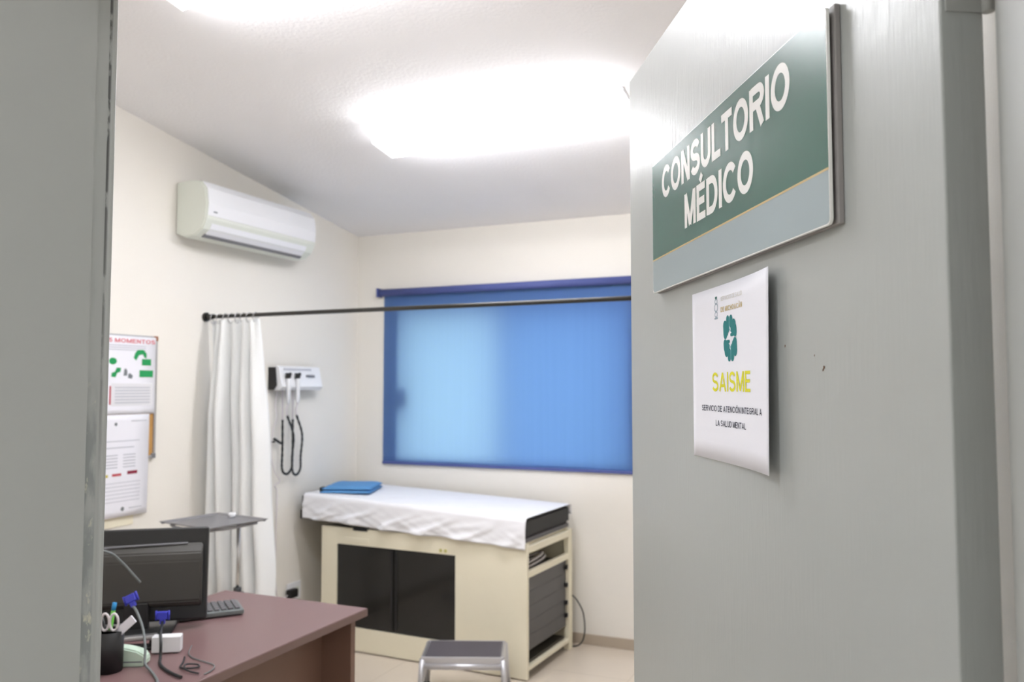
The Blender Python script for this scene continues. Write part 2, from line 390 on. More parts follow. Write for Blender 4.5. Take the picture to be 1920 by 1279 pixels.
# ------------------------------------------------------------------ open door
TH = radians(30.4)
DO = Vector((.0796-.035*cos(TH), .705-.035*sin(TH), 0))
DRZ = radians(90)+TH
DW = .908
door = bpy.data.objects.new('door_1', None); COL.objects.link(door); door['kind'] = 'structure'
door.location = DO; door.rotation_euler = (0, 0, DRZ)
bm = B(); box(bm, (0, -.035, .008), (DW, 0, DH-.008), .0015, 2); struct('door_leaf', bm, 'door', door)
for z0 in (.22, 1.00, 1.783):
    bm = B()
    box(bm, (-.0012, -.033, z0), (.0006, -.004, z0+.10))
    tube(bm, [(-.003, -.037, z0), (-.003, -.037, z0+.1)], .0045, 12)
    for k in (.02, .05, .08):
        tube(bm, [(-.0022, -.018, z0+k), (-.0010, -.018, z0+k)], .004, 12)
    struct('hinge', bm, 'frame', door)
for side in (0, -.035):
    sg = 1 if side == 0 else -1
    bm = B(); tube(bm, [(DW-.06, side, .90), (DW-.06, side+sg*.008, .90)], .03, 24); tube(bm, [(DW-.06, side, .90), (DW-.06, side+sg*.045, .90)], .012, 16)
    tube(bm, smooth_pts([(DW-.06, side+sg*.045, .90), (DW-.06, side+sg*.052, .90), (DW-.066, side+sg*.07, .90)]), [.02]+[.027]*11+[.022], 20)
    struct('door_knob', bm, 'chrome', door)
bm = B()   # paint chips
for s, z, r in ((.190, 1.519, .0016), (.2735, 1.5435, .0012), (.2085, 1.531, .0009), (.192, 1.5165, .0012)):
    pts = [(s+r*cos(a)*(1+.4*sin(3*a+s*90)), .0003, z+r*1.3*sin(a)*(1+.3*cos(2*a+z*50))) for a in [2*pi*k/9 for k in range(9)]]
    poly(bm, pts)
struct('paint_chip', bm, 'chip', door)

# sign on the door.  local x of sign things = door local x (towards free edge), y out of the door
def on_door(s, y, z): return DO+Vector((cos(DRZ)*s-sin(DRZ)*y, sin(DRZ)*s+cos(DRZ)*y, z))
SX0, SX1, SZ0, SZ1 = .148, .722, 1.650, 1.856
sign = thing('door_sign', 'green and grey consulting room sign with white lettering fixed on the open grey door', 'sign', on_door(SX0, 0, SZ0), DRZ)
def rrect(x0, z0, x1, z1, r, n=5):
    p = []
    for cx, cy, a in ((x1-r, z1-r, 0), (x0+r, z1-r, 90), (x0+r, z0+r, 180), (x1-r, z0+r, 270)):
        p += [(cx+r*cos(radians(a+90*i/n)), cy+r*sin(radians(a+90*i/n))) for i in range(n+1)]
    return p
w_, h_ = SX1-SX0, SZ1-SZ0
bm = B(); prism(bm, rrect(0, 0, w_, h_, .006), 'y', .0095, .0125); link('face_plate', bm, 'signwhite', sign)
bm = B(); prism(bm, rrect(.004, .003, w_-.004, h_-.003, .004), 'y', .0072, .0094); link('gap_shade_layer', bm, 'black', sign)  # black layer stands in for the shade in the gap behind the plate
bm = B(); box(bm, (-.0035, 0.0003, .0), (w_-.002, .0060, h_+.001), .001); link('backing_plate', bm, 'signback', sign)
GZ = .0525
bm = B(); poly(bm, [(.0012, .01265, GZ), (w_-.0012, .01265, GZ), (w_-.0012, .01265, h_-.001), (.0012, .01265, h_-.001)]); link('green_panel', bm, 'signgreen', sign)
bm = B(); poly(bm, [(x, .01265, z) for x, z in ([(w_-.0012, GZ), (.0012, GZ)]+[(.0062-.005*cos(radians(a)), .006-.0048*sin(radians(a))) for a in (0, 30, 60, 90)]+[(w_-.006, .0012), (w_-.0012, .006)])]); link('grey_panel', bm, 'signgrey', sign)
bm = B(); box(bm, (.0012, .0126, GZ-.0013), (w_-.0012, .0128, GZ+.0010)); link('gold_stripe', bm, 'gold', sign)
def sfn(x, z): return (x, .01285, z)
# reading direction runs towards the hinge, i.e. decreasing x
def rd(fn): return lambda x, z: fn(-x, z)
bm = B(); write(bm, 'CONSULTORIO', -(.668-SX0), 1.7905-SZ0, .443, .0485, rd(sfn), .205)
write(bm, 'MÉDICO', -(.561-SX0), 1.7245-SZ0, .241, .0485, rd(sfn), .205); link('lettering', bm, 'signwhite', sign)

# paper notice taped on the door
PX0, PX1, PZ0, PZ1 = .287, .566, 1.405, 1.631
notice = thing('paper_notice', 'white printed paper with teal emblem and lime lettering taped below the green sign', 'paper', on_door(PX1, 0, PZ0), DRZ)
def pcurl(s, z):
    t = max(0, (PX1-s)/(PX1-PX0)); q = (PZ1-z)/(PZ1-PZ0)
    return .0012+.0105*t**4+.003*t*t*q
def pfn(x, z, e=0.0): return (x-PX1, pcurl(x, z)+e, z-PZ0)
bm = B(); N = 24; g = [[bm.verts.new(pfn(PX0+(PX1-PX0)*i/N, PZ0+(PZ1-PZ0)*j/10)) for j in range(11)] for i in range(N+1)]
for i in range(N):
    for j in range(10): bm.faces.new((g[i][j], g[i+1][j], g[i+1][j+1], g[i][j+1]))
o = link('sheet', bm, 'paper', notice, smooth=True); md = o.modifiers.new('s', 'SOLIDIFY'); md.thickness = .0004; md.offset = 0
def pr(e=.0005): return lambda x, z: pfn(-x, z, e)
bm = B(); write(bm, 'SAISME', -.489, 1.4945, .136, .0245, pr(), .155, .11); link('lime_lettering', bm, 'lime', notice)
bm = B(); write(bm, 'SERVICIO DE ATENCIÓN INTEGRAL A', -.530, 1.4685, .217, .0075, pr(), .15, .13)
write(bm, 'LA SALUD MENTAL', -.478, 1.4500, .108, .0075, pr(), .15, .13); link('dark_lettering', bm, 'slate', notice)
bm = B(); write(bm, 'SERVICIOS DE SALUD', -.454, 1.6105, .074, .0052, pr(), .13, .12); link('faint_lettering', bm, 'goldpale', notice)
bm = B(); write(bm, 'DE MICHOACÁN', -.455, 1.5960, .075, .0065, pr(), .22, .12); link('gold_lettering', bm, 'goldink', notice)
bm = B()
for x, z, rx, rz in ((.4715, 1.6115, .0042, .0030), (.4715, 1.6035, .0060, .0050), (.4715, 1.5945, .0046, .0035)):
    ribbon(bm, arc(-x, z, rx, rz, 0, 360, 14)[:-1], .0016, lambda p: pr()(p.x, p.y), True)
ribbon(bm, [(-.4775, 1.5895), (-.4655, 1.5895)], .0022, lambda p: pr()(p.x, p.y)); link('crest', bm, 'crest', notice)
bm = B(); ribbon(bm, [(-.475, 1.6165), (-.468, 1.6165)], .003, lambda p: pr()(p.x, p.y)); link('crest_top', bm, 'crestd', notice)
# two-lobed teal emblem, point symmetric
bm = B(); ec, ez = .4225, 1.561
def blob(bm, pts, w, sgn=1):
    pts = [(-(ec)+sgn*p[0], ez+sgn*p[1]) for p in pts]
    ribbon(bm, pts, w, lambda p: pr()(p.x, p.y))
    for q in (pts[0], pts[-1]): poly(bm, [pr(.00052)(q[0]+w/2*cos(2*pi*k/12), q[1]+w/2*sin(2*pi*k/12)) for k in range(12)])
for sgn in (1, -1):
    blob(bm, [(-.0165, .006), (-.0175, .0165)], .0135, sgn)       # outer lobe
    blob(bm, [(-.0075, .012), (-.0080, .0240)], .0105, sgn)       # finger
    blob(bm, [(.0030, .0180), (.0035, .0240)], .0105, sgn)        # finger beside
    blob(bm, [(.0095, .0120), (.0125, .0160)], .0150, sgn)         # palm
    blob(bm, [(.0178, .0060), (.0170, .0115)], .0110, sgn)
    blob(bm, [(.0030, .0040), (.0120, .0040)], .0042, sgn)
    blob(bm, [(-.0115, .0080), (-.0125, .0110)], .0105, sgn)
link('teal_emblem', bm, 'teal', notice)
bm = B()
for sgn in (1, -1):
    ribbon(bm, [(-ec+sgn*-.0022, ez+sgn*.028), (-ec+sgn*-.0025, ez+sgn*.012), (-ec+sgn*.003, ez+sgn*.008)], .0014, lambda p: pr(.0006)(p.x, p.y))
link('pale_emblem_lines', bm, 'tealp', notice)

# ------------------------------------------------------------------ ceiling lights
def ceiling_light(y0, y1, x0, x1, label, group):
    a = math.atan(.146)
    t = thing('ceiling_light', label, 'light', (x0, (y0+y1)/2, cz((y0+y1)/2)), 0, group)
    t.rotation_euler = (-a, 0, 0)
    L = x1-x0; w = (y1-y0)/2
    bm = B(); box(bm, (-.002, -w-.002, -.019), (L+.002, w+.002, -.001), .002); link('mounting_tray', bm, 'white_pl', t)
    bm = B(); prism(bm, [(-w, -.020), (-w, -.048), (-w+.022, -.082), (w-.022, -.082), (w, -.048), (w, -.020)], 'x', .006, L-.006); link('diffuser', bm, 'lamp', t)
    for xa in (0, L-.006):
        bm = B(); prism(bm, [(-w-.001, -.020), (-w-.001, -.049), (-w+.021, -.0835), (w-.021, -.0835), (w+.001, -.049), (w+.001, -.020)], 'x', xa, xa+.006); link('end_cap', bm, lamp_mat('glowing_end_cap', 3.0), t)
    return t
ceiling_light(3.235, 3.455, -2.15, -.93, 'long lit fluorescent ceiling light nearer the blue window blind', 'ceiling lights')
ceiling_light(1.93, 2.15, -2.19, -.97, 'lit fluorescent ceiling light cut by the top edge of the photo', 'ceiling lights')
for lx, lab in ((-1.3, 'added unseen fill light panel on the corridor ceiling, left of the doorway'), (.75, 'added unseen fill light panel on the corridor ceiling, right of the doorway')):
    t = thing('corridor_fill_light', lab, 'light', (lx, -.5, 2.7), 0, 'added corridor fill lights')  # unseen panels added to brighten the door face and the jambs
    bm = B(); box(bm, (-.31, -.31, -.03), (.31, .31, -.001), .004); link('frame', bm, 'white_pl', t)
    bm = B(); box(bm, (-.28, -.28, -.034), (.28, .28, -.0305)); link('diffuser', bm, 'hall_fill', t)

# ------------------------------------------------------------------ air conditioner
ac = thing('air_conditioner', 'white split air conditioner mounted high on the left wall', 'air conditioner', (XL, 3.09, 2.25))
prof = [(.002, .02), (.002, .278), (.10, .285), (.165, .272), (.195, .235), (.205, .16), (.200, .085), (.175, .035), (.13, .004), (.06, -.002)]
bm = B(); prism(bm, prof, 'y', .0, .87)
bmesh.ops.bevel(bm, geom=[e for e in bm.edges if abs((e.verts[0].co-e.verts[1].co).y) < 1e-6], offset=.006, segments=2, affect='EDGES')
link('housing', bm, 'offwhite_pl', ac)
bm = B(); prism(bm, [(.1655, .275), (.1985, .238), (.2085, .16), (.2045, .100), (.2000, .100), (.2035, .16), (.194, .233), (.163, .270)], 'y', .010, .862); link('front_panel', bm, 'white_pl', ac, smooth=False)
bm = B(); prism(bm, [(.2010, .092), (.1800, .040), (.1500, .012), (.1460, .009), (.1480, .014), (.176, .044), (.197, .092)], 'y', .05, .80)
for f in bm.faces: pass
link('louver', bm, 'white_pl', ac)
bm = B(); prism(bm, [(.1560, .0095), (.1400, -.0015), (.128, .0005), (.145, .020)], 'y', .045, .80); link('air_outlet', bm, 'grey_pl', ac)
bm = B()
for k in range(28): box(bm, (.03, .04+k*.028, .2845), (.12, .05+k*.028, .2875))
link('top_grille', bm, 'grey_pl', ac)
bm = B(); box(bm, (.2065, .045, .118), (.2088, .068, .124)); link('logo', bm, 'dgreyink', ac)

# ------------------------------------------------------------------ roller blind
bl = thing('roller_blind', 'translucent blue roller blind lowered over the window on the back wall', 'blind', (-3.0, YB, 2.15))
BX0, BX1 = -3.0+3.0, 1.745
bm = B(); tube(bm, [(-.02, -.032, -.026), (BX1+.015, -.032, -.026)], .024, 20); link('roller', bm, 'blind_roll', bl)
for xa in (-.026, BX1+.012):
    bm = B(); box(bm, (xa, -.062, -.055), (xa+.012, -.001, .004), .003); link('bracket', bm, 'blind_roll', bl)
bm = B(); N = 60; g = []
for i in range(N+1):
    x = .006+(BX1-.012)*i/N
    col = []
    for j in range(21):
        z = -.03-(1.12-.0)*j/20
        y = -.012-.0015*sin(x*9)*(j/20)-.001*sin(x*31)*(j/20)
        if j == 0: y = -.0095
        col.append(bm.verts.new((x, y, z)))
    g.append(col)
for i in range(N):
    for j in range(20): bm.faces.new((g[i][j], g[i+1][j], g[i+1][j+1], g[i][j+1]))
link('fabric', bm, 'blind', bl, smooth=True)
bm = B(); box(bm, (.004, -.018, -1.153), (BX1-.004, -.006, -1.135), .003); link('bottom_bar', bm, 'blind_roll', bl)
bm = B(); tube(bm, [(BX1-.03, -.05, -.03), (BX1-.03, -.05, -.9)], .0018, 6); tube(bm, [(BX1-.012, -.05, -.03), (BX1-.012, -.05, -.9)], .0018, 6); link('pull_chain', bm, 'white_pl', bl)

# ------------------------------------------------------------------ curtain rod and curtain
RY, RZ = 3.304, 1.866
rod = thing('curtain_rod', 'thin dark metal curtain rod spanning the room between the side walls', 'curtain rod', (XL, RY, RZ))
bm = B(); tube(bm, [(.003, 0, 0), (XR-XL-.003, 0, 0)], .0105, 14); link('rod', bm, 'rod', rod)
for xa, xb in ((.0, .012), (XR-XL-.012, XR-XL)):
    bm = B(); tube(bm, [(xa, 0, 0), (xb, 0, 0)], .024, 20); tube(bm, [(xa, 0, 0), (xa+(.05 if xa == 0 else -.03), 0, 0)], .0150, 16); link('wall_flange', bm, 'rod', rod)
cur = thing('privacy_curtain', 'white fabric privacy curtain bunched against the left wall', 'curtain', (-3.0, RY, .42))
def curtain_pt(u, v):   # u across 0..1, v down 0..1
    xt = -3.165+.295*u; xb = -3.180+.400*u
    e = v**.8; x = xt+(xb-xt)*e
    amp = (.018+.042*min(1, v*3))*(.8+.2*sin(7*u))
    ph = 2*pi*(5.2*u+.12*sin(3*v+u*4))
    y = RY+amp*sin(ph)+.015*sin(2*pi*2.1*u+2*v)
    x += .012*cos(ph)*min(1, v*4)+.010*sin(4*v*pi+3*u)*(u*v)
    z = 1.842-1.42*v
    if v == 0: z += .008*cos(ph)
    return Vector((x+3.0, y-RY, z-.42))
bm = B(); NU, NV = 110, 44
g = [[bm.verts.new(curtain_pt(i/NU, j/NV)) for j in range(NV+1)] for i in range(NU+1)]
for i in range(NU):
    for j in range(NV): bm.faces.new((g[i][j], g[i+1][j], g[i+1][j+1], g[i][j+1]))
o = link('cloth', bm, 'curtain', cur, smooth=True); md = o.modifiers.new('s', 'SOLIDIFY'); md.thickness = .0015
r0 = None
for k in range(8):
    u = .03+.94*k/7; p = curtain_pt(u, 0)
    x = p.x
    if r0 is None:
        bm = B(); tube(bm, [(0, .019*sin(2*pi*a/20), -.012+.026*cos(2*pi*a/20)) for a in range(20)], .0016, 8, closed=True)
        r0 = link('curtain_ring', bm, 'chrome', cur); r = r0
    else:
        r = r0.copy(); COL.objects.link(r); r.parent = cur
    r.location = (x, 0, RZ-.42); r.rotation_euler = (0, 0, radians(random.uniform(-25, 25)))

# ------------------------------------------------------------------ noticeboard and posters on left wall
NBX = XL
nb = thing('notice_board', 'cork notice board with aluminium frame hung on the left wall', 'notice board', (NBX, 2.08, 1.16))
NW, NH = .90, .585
bm = B(); box(bm, (.001, .008, .008), (.012, NW-.008, NH-.008)); link('cork_panel', bm, 'cork', nb)
for lo, hi in (((.0, 0, 0), (.018, NW, .014)), ((0, 0, NH-.014), (.018, NW, NH)), ((0, 0, .014), (.018, .014, NH-.014)), ((0, NW-.014, .014), (.018, NW, NH-.014))):
    bm = B(); box(bm, lo, hi, .002); link('frame_rail', bm, 'alu', nb)
for y, z in ((0, 0), (0, NH-.022), (NW-.022, 0), (NW-.022, NH-.022)):
    bm = B(); box(bm, (0.001, y-.001, z-.001), (.0205, y+.023, z+.023), .003); link('corner_cap', bm, 'corner' if z > 0 else 'grey_pl', nb)
def wall_sheet(name, label, y0, z0, y1, z1, x, parts, bend=0, dx=0):
    t = thing(name, label, 'poster', (x, y0, z0))
    bm = B(); n = 16
    def P(y, z, e=0.):    # local, y to the right when looking at the left wall
        q = 1-z/(z1-z0)
        return (dx*(1-q)+bend*q*q+e, y, z)
    g = [[bm.verts.new(P((y1-y0)*i/4, (z1-z0)*j/n)) for j in range(n+1)] for i in range(5)]
    for i in range(4):
        for j in range(n): bm.faces.new((g[i][j], g[i+1][j], g[i+1][j+1], g[i][j+1]))
    o = link('sheet', bm, 'paper', t, smooth=True); md = o.modifiers.new('s', 'SOLIDIFY'); md.thickness = .0005; md.offset = 0
    parts(t, P)
    return t
def strip(bm, P, y0, z0, y1, z1, e=.0008, nz=1):
    poly(bm, [P(y0, z0, e), P(y1, z0, e), P(y1, z1, e), P(y0, z1, e)])
def hand_poster(t, P):   # width .40, height .36
    bm = B(); write(bm, 'LOS 5 MOMENTOS', .035, .331, .360, .019, lambda y, z: P(y, z, .0009), .2, .11, 0); link('red_title', bm, 'red', t)
    bm = B()
    for z in (.316, .306, .296): strip(bm, P, .06, z, .34, z+.004)
    link('header_text', bm, 'greyink', t)
    bm = B()
    for k in range(6): strip(bm, P, .17, .05+.014*k, .37, .056+.014*k, .0011)
    link('body_text', bm, 'greyink', t)
    bm = B(); strip(bm, P, .15, .038, .385, .142, .0007); link('pale_text_panel', bm, 'pinkp', t)
    bm = B(); strip(bm, P, .140, .045, .149, .13, .0009); link('red_bar', bm, 'mred', t)
    def ink(name, m, pts): bm = B(); poly(bm, [P(y, z, .0009) for y, z in pts]); link(name, bm, m, t)
    ink('green_box', 'green', ((.305, .172), (.385, .172), (.385, .205), (.305, .205)))
    ink('green_box', 'green', ((.318, .228), (.372, .228), (.372, .258), (.318, .258)))
    ink('green_arrow', 'green', ((.270, .262), (.285, .250), (.300, .275), (.322, .280), (.332, .265), (.345, .262), (.345, .285), (.325, .302), (.292, .300), (.278, .285)))
    ink('green_arrow', 'green', ((.148, .172), (.172, .170), (.180, .190), (.198, .196), (.200, .214), (.176, .214), (.168, .196), (.150, .190)))
    for cy_, cz_, ry_ in ((.155, .244, .022), (.07, .20, .03)):
        ink('green_arrow', 'green', [(cy_+ry_*cos(a), cz_+.016*sin(a)) for a in [2*pi*k/10 for k in range(10)]])
    ink('grey_figure', 'dgreyink', ((.215, .178), (.235, .178), (.236, .200), (.228, .212), (.219, .208)))
    ink('grey_figure', 'dgreyink', ((.240, .168), (.262, .164), (.268, .178), (.252, .190), (.242, .186)))
wall_sheet('hand_hygiene_poster', 'white poster with red title and green arrows on the notice board', 2.565, 1.375, 2.965, 1.738, XL+.0215, hand_poster)
def lower_poster(t, P):    # width .42, height .47
    def lines(L):
        bm = B()
        for q in L: strip(bm, P, *q)
        link('grey_text', bm, 'greyink', t)
    lines([(.08, .315, .33, .320), (.07, .345, .36, .349)])
    lines([(.27, .225+.014*k, .34, .230+.014*k) for k in range(5)]); lines([(.16, .225+.014*k, .24, .230+.014*k) for k in range(5)])
    lines([(.10, .070+.017*k, .37, .073+.017*k) for k in range(6)]); lines([(.31, .435, .40, .440)]); lines([(.31, .033, .385, .038)])
    bm = B(); strip(bm, P, .295, .192, .352, .207, .0012); link('dark_red_box', bm, 'dred', t)
    bm = B(); strip(bm, P, .212, .188, .262, .200, .0012); link('rose_box', bm, 'mred', t)
    bm = B(); strip(bm, P, .12, .186, .190, .198, .0012); link('yellow_box', bm, 'yel', t)
    for cy_, cz_, q in ((.275, .035, .010), (.225, .425, .008)):
        bm = B(); poly(bm, [P(cy_+q*cos(a), cz_+q*sin(a), .001) for a in [2*pi*k/10 for k in range(10)]]); link('round_mark', bm, 'dgreyink', t)
wall_sheet('chart_poster', 'white paper chart with coloured boxes hanging below the notice board', 2.52, .905, 2.935, 1.373, XL+.0222, lower_poster, bend=-.004)
nm = thing('chart_shadow_sheet', 'small pale sheet standing in for the shadow of the hanging chart on the left wall', 'paper', (XL+.002, 2.60, .86))
bm = B(); box(bm, (0, 0, 0), (.003, .27, .10)); link('sheet', bm, 'cream', nm)  # cream sheet put in place of the shadow below the hanging chart

# ------------------------------------------------------------------ diagnostic station
ds = thing('diagnostic_station', 'white wall diagnostic station with two handles on coiled black cords', 'medical device', (XL, 3.80, 1.49))
bm = B(); prism(bm, [(.0, -.005), (.035, -.005), (.055, .02), (.045, .125), (.0, .125)], 'y', 0, .40); link('back_housing', bm, 'black', ds)
bm = B(); prism(bm, [(.036, -.008), (.075, -.008), (.092, .012), (.066, .128), (.048, .134), (.040, .128)], 'y', .012, .39)
link('front_cover', bm, 'white_pl', ds)
bm = B(); prism(bm, [(.0690, .120), (.0720, .120), (.0745, .108), (.0715, .108)], 'y', .05, .30); link('grey_label', bm, 'greyink', ds)
bm = B(); prism(bm, [(.077, .083), (.081, .083), (.0835, .068), (.0795, .068)], 'y', .245, .325); link('display', bm, 'grey_pl', ds)
ends = []
for k, (y, ym, yo) in enumerate(((.060, .165, .080), (.145, .245, .172))):
    hh = bpy.data.objects.new('handle', None)
    bm = B(); tube(bm, [(.098, y, .085), (.100, y, .050), (.100, y, .01), (.098, y, -.06), (.097, y, -.085)], [.012, .014, .012, .011, .008], 14)
    hd = link('handle', bm, 'white_pl', ds, smooth=False)
    bm = B(); tube(bm, [(.096, y, .060), (.097, y, .092)], .0165, 14); tube(bm, [(.097, y, .082), (.116, y-.004, .086)], .010, 12); link('handle_head', bm, 'dark_pl', hd)
    def cord(y, ym, yo, b):
        return smooth_pts([(.097, y, -.085), (.088, y, -.14), (.055, ym, -.27), (.047, ym, -.40), (.045, ym, -.465-.012*b), (.045, (ym+yo)/2, -.497-.012*b), (.045, yo, -.465-.012*b), (.045, yo, -.35), (.043, yo, -.18), (.04, yo, -.008)], 8)
    pts = cord(y, ym, yo, k)
    bm = B(); n = len(pts); tube(bm, pts[:int(n*.15)], .0055, 8); link('white_cord_sleeve', bm, 'cable_w', hd)
    bm = B(); tube(bm, pts[int(n*.15)-1:int(n*.90)], [.0078 if q % 2 else .0058 for q in range(int(n*.90)-int(n*.15)+1)], 8); link('black_cord', bm, 'cable_b', hd)
    bm = B(); tube(bm, pts[int(n*.90)-1:], .0055, 8); link('white_cord_end', bm, 'cable_w', hd)
hk = tag(link('wall_hook', (lambda bm: (tube(bm, [(0, 0, 0), (.03, .005, 0)], .006, 10), tube(bm, smooth_pts([(.03, -.002, .018), (.034, .02, .006), (.036, .045, -.008), (.034, .062, -.010)]), .0075, 10), bm)[-1])(B()), 'dark_pl'), 'small dark hook on the left wall beside the coiled cords', 'hook')
hk.location = (XL, 3.825, 1.185)
pc = smooth_pts([(XL+.03, 3.85, 1.48), (XL+.02, 3.842, 1.40), (XL+.022, 3.855, 1.33), (XL+.018, 3.828, 1.25), (XL+.018, 3.815, 1.12), (XL+.02, 3.84, 1.02), (XL+.03, 3.88, .96), (XL+.02, 3.85, .93), (XL+.018, 3.872, .88), (XL+.012, 3.875, .60), (XL+.012, 3.885, .33), (XL+.02, 3.92, .27), (XL+.03, 3.965, .285)], 6)
dsm = Matrix.Translation(-ds.location)
bm = B(); tube(bm, pc, .0032, 8); pcord = link('power_cord', bm, 'cable_w', ds, mtx=dsm)
bm = B(); box(bm, (XL+.010, 3.97, .262), (XL+.048, 4.045, .312), .008); link('plug', bm, 'black', pcord, mtx=dsm)
ol = thing('wall_outlet', 'white electrical outlet low on the left wall behind the black plug', 'outlet', (XL, 3.99, .235))
bm = B(); box(bm, (.0, 0, 0), (.008, .125, .105), .003); link('cover_plate', bm, 'white_pl', ol)
bm = B(); box(bm, (.0085, .075, .03), (.0100, .105, .075), .001); link('socket', bm, 'offwhite_pl', ol)

# ------------------------------------------------------------------ examination table
ET = thing('examination_table', 'cream enamelled examination table cabinet with smoked doors and black mattress', 'examination table', (-1.668, 3.972, 0), radians(-2.5))
CW, CD, CH = 1.325, .612, .692
DX0, DX1, DZ0, DZ1 = -1.215, -.425, .136, .598
bm = B()
for lo, hi in (((-CW, 0, .008), (DX0, .022, CH)), ((DX1, 0, .008), (0, .022, CH)), ((DX0, 0, DZ1), (DX1, .022, CH)), ((DX0, 0, .008), (DX1, .022, DZ0))): box(bm, lo, hi)
bmesh.ops.remove_doubles(bm, verts=bm.verts[:], dist=1e-5)
link('front_panel', bm, 'cream', ET)
bm = B(); box(bm, (-CW, .022, .008), (-CW+.02, CD, CH)); link('left_panel', bm, 'cream', ET)
bm = B(); box(bm, (-CW+.02, CD-.02, .06), (-.03, CD, CH)); link('back_panel', bm, 'cream', ET)
bm = B(); box(bm, (-CW+.02, .022, CH-.02), (-.03, CD-.02, CH-.002)); link('top_panel', bm, 'cream', ET)
bm = B(); box(bm, (-.035, CD-.045, .0), (0, CD+.002, CH-.01), .003); link('corner_post', bm, 'cream', ET)
for z0, z1 in ((.640, .676), (.515, .548), (.045, .066)):
    bm = B(); box(bm, (-.028, .022, z0), (-.001, CD-.045, z1), .003); link('side_rail', bm, 'cream', ET)
bm = B(); box(bm, (-.40, .03, .50), (-.03, CD-.05, .512)); box(bm, (-.41, .03, .512), (-.40, CD-.05, .66)); link('inner_shelf', bm, 'inner', ET)
bm = B(); box(bm, (-.40, .03, .066), (-.03, CD-.05, .078)); link('bottom_shelf', bm, 'inner', ET)
bm = B(); box(bm, (-.41, .03, .078), (-.40, CD-.05, .50)); link('inner_partition', bm, 'inner', ET)
bm = B()
for k in range(5):
    z0 = .135+k*.0752; box(bm, (-.034, .026, z0), (-.020, CD-.049, z0+.0742), .0015)
link('slatted_side_door', bm, 'slat', ET)
for z in (.47, .37, .27, .20):
    bm = B(); box(bm, (-.020, CD-.072, z-.012), (-.004, CD-.05, z+.012), .003); link('hinge', bm, 'black', ET)
for x0, x1 in ((DX0+.003, (DX0+DX1)/2-.004), ((DX0+DX1)/2+.004, DX1-.003)):
    bm = B(); box(bm, (x0, .005, DZ0+.003), (x1, .012, DZ1-.003), .001)
    d = link('cabinet_door', bm, 'darkglass', ET)
    hx = x1-.018 if x0 < DX0+.01 else x0+.006
    bm = B(); box(bm, (hx, .000, DZ0+.02), (hx+.012, .0048, DZ1-.02), .002); link('door_pull', bm, 'black', d)
bm = B(); box(bm, (DX0+.001, .013, DZ0+.001), (DX1-.001, .020, DZ1-.001)); link('door_backing', bm, 'black', ET)
bm = B(); box(bm, (-1.16, -.003, .612), (-.99, .0005, .640), .002); link('drawer_lip', bm, 'cream', ET)
for x in (-.485, -.515):
    bm = B(); tube(bm, [(x, .001, .617), (x, -.0035, .617)], .010, 12); link('screw_cap', bm, 'olive', ET)
bm = B(); box(bm, (-1.10, -.004, .680), (-1.0, .018, .700), .003); link('latch', bm, 'black', ET)
# mattress, tilted slightly (head end to the left is higher)
def ztop(x): return .817-.034*x
MX0 = -1.492
def wedge(bm, x0, x1, y0, y1, lo, hi, bev):
    vs = [bm.verts.new((x, y, lo(x) if k == 0 else hi(x))) for x in (x0, x1) for y in (y0, y1) for k in (0, 1)]
    fs = [bm.faces.new([vs[i] for i in q]) for q in ((0, 1, 3, 2), (4, 6, 7, 5), (0, 4, 5, 1), (2, 3, 7, 6), (0, 2, 6, 4), (1, 5, 7, 3))]
    if bev: bmesh.ops.bevel(bm, geom=list({e for f in fs for e in f.edges}), offset=bev, segments=3, affect='EDGES')
bm = B(); wedge(bm, MX0, -.012, .004, CD-.006, lambda x: ztop(x)-.100, ztop, .014); link('mattress', bm, 'vinyl', ET, smooth=False)
bm = B(); wedge(bm, MX0+.01, -.014, .010, CD-.012, lambda x: max(CH+.001, ztop(x)-.137), lambda x: ztop(x)-.101, .004); link('mattress_base', bm, 'greyvinyl', ET)
bm = B(); wedge(bm, MX0+.004, -1.33, .0, .012, lambda x: ztop(x)-.145, lambda x: ztop(x)-.095, 0); link('head_bracket', bm, 'black', ET)

# white sheet over the mattress
def etp(x, y, z):
    c, s = cos(radians(-2.5)), sin(radians(-2.5)); return Vector((-1.668+c*x-s*y, 3.972+s*x+c*y, z))
bm = B(); NX, prof = 150, []
XA, XB = MX0+.030, -.004
segs = [(.66, 'back')]
grid = []
for i in range(NX+1):
    u = i/NX; x = XA+(XB-XA)*u; zt = ztop(x)+.005; row = []
    lowz = .728+(.668-.728)*u+.003*sin(u*11)+.0015*sin(u*29+1)
    path = []
    path += [(CD+.004, zt-.06*(.3+.7*u)+k*.02*(.3+.7*u)) for k in range(3)]           # back drop
    path += [(CD-.002-.0, zt-.006), (CD-.012, zt)]
    path += [(CD-.012-(CD-.026)*k/22, zt+(1-u**6)*.003*sin(k*.9+u*30)*sin(k/22*pi)+(1-u**6)*.003*noise.noise(Vector((x*9, k*.35, 0)))) for k in range(1, 23)]
    path += [(.006, zt-.003), (-.001, zt-.010)]
    nd = 16
    for k in range(1, nd+1):
        q = k/nd; z = zt-.010+(lowz-zt+.010)*q
        f1 = sin(36*x+ q*4.2*(1 if x > -.8 else -1))*.5+.5
        f2 = noise.noise(Vector((x*7+q*2.4, q*2.0, 3.1)))
        f3 = noise.noise(Vector((x*16-q*5, q*1.5, 7.7)))
        dg = sin(26*x+5.5*q+2*f2)*.5+.5
        y = -.004-q*.006-.022*q*dg**3*(1.15-u*.5)-.012*q*max(0, f2+.2)-.006*q*f3
        path.append((min(-.003, y), z))
    for (y, z) in path: row.append(bm.verts.new(etp(x, y, z)))
    grid.append(row)
for i in range(NX):
    for j in range(len(grid[0])-1): bm.faces.new((grid[i][j], grid[i+1][j], grid[i+1][j+1], grid[i][j+1]))
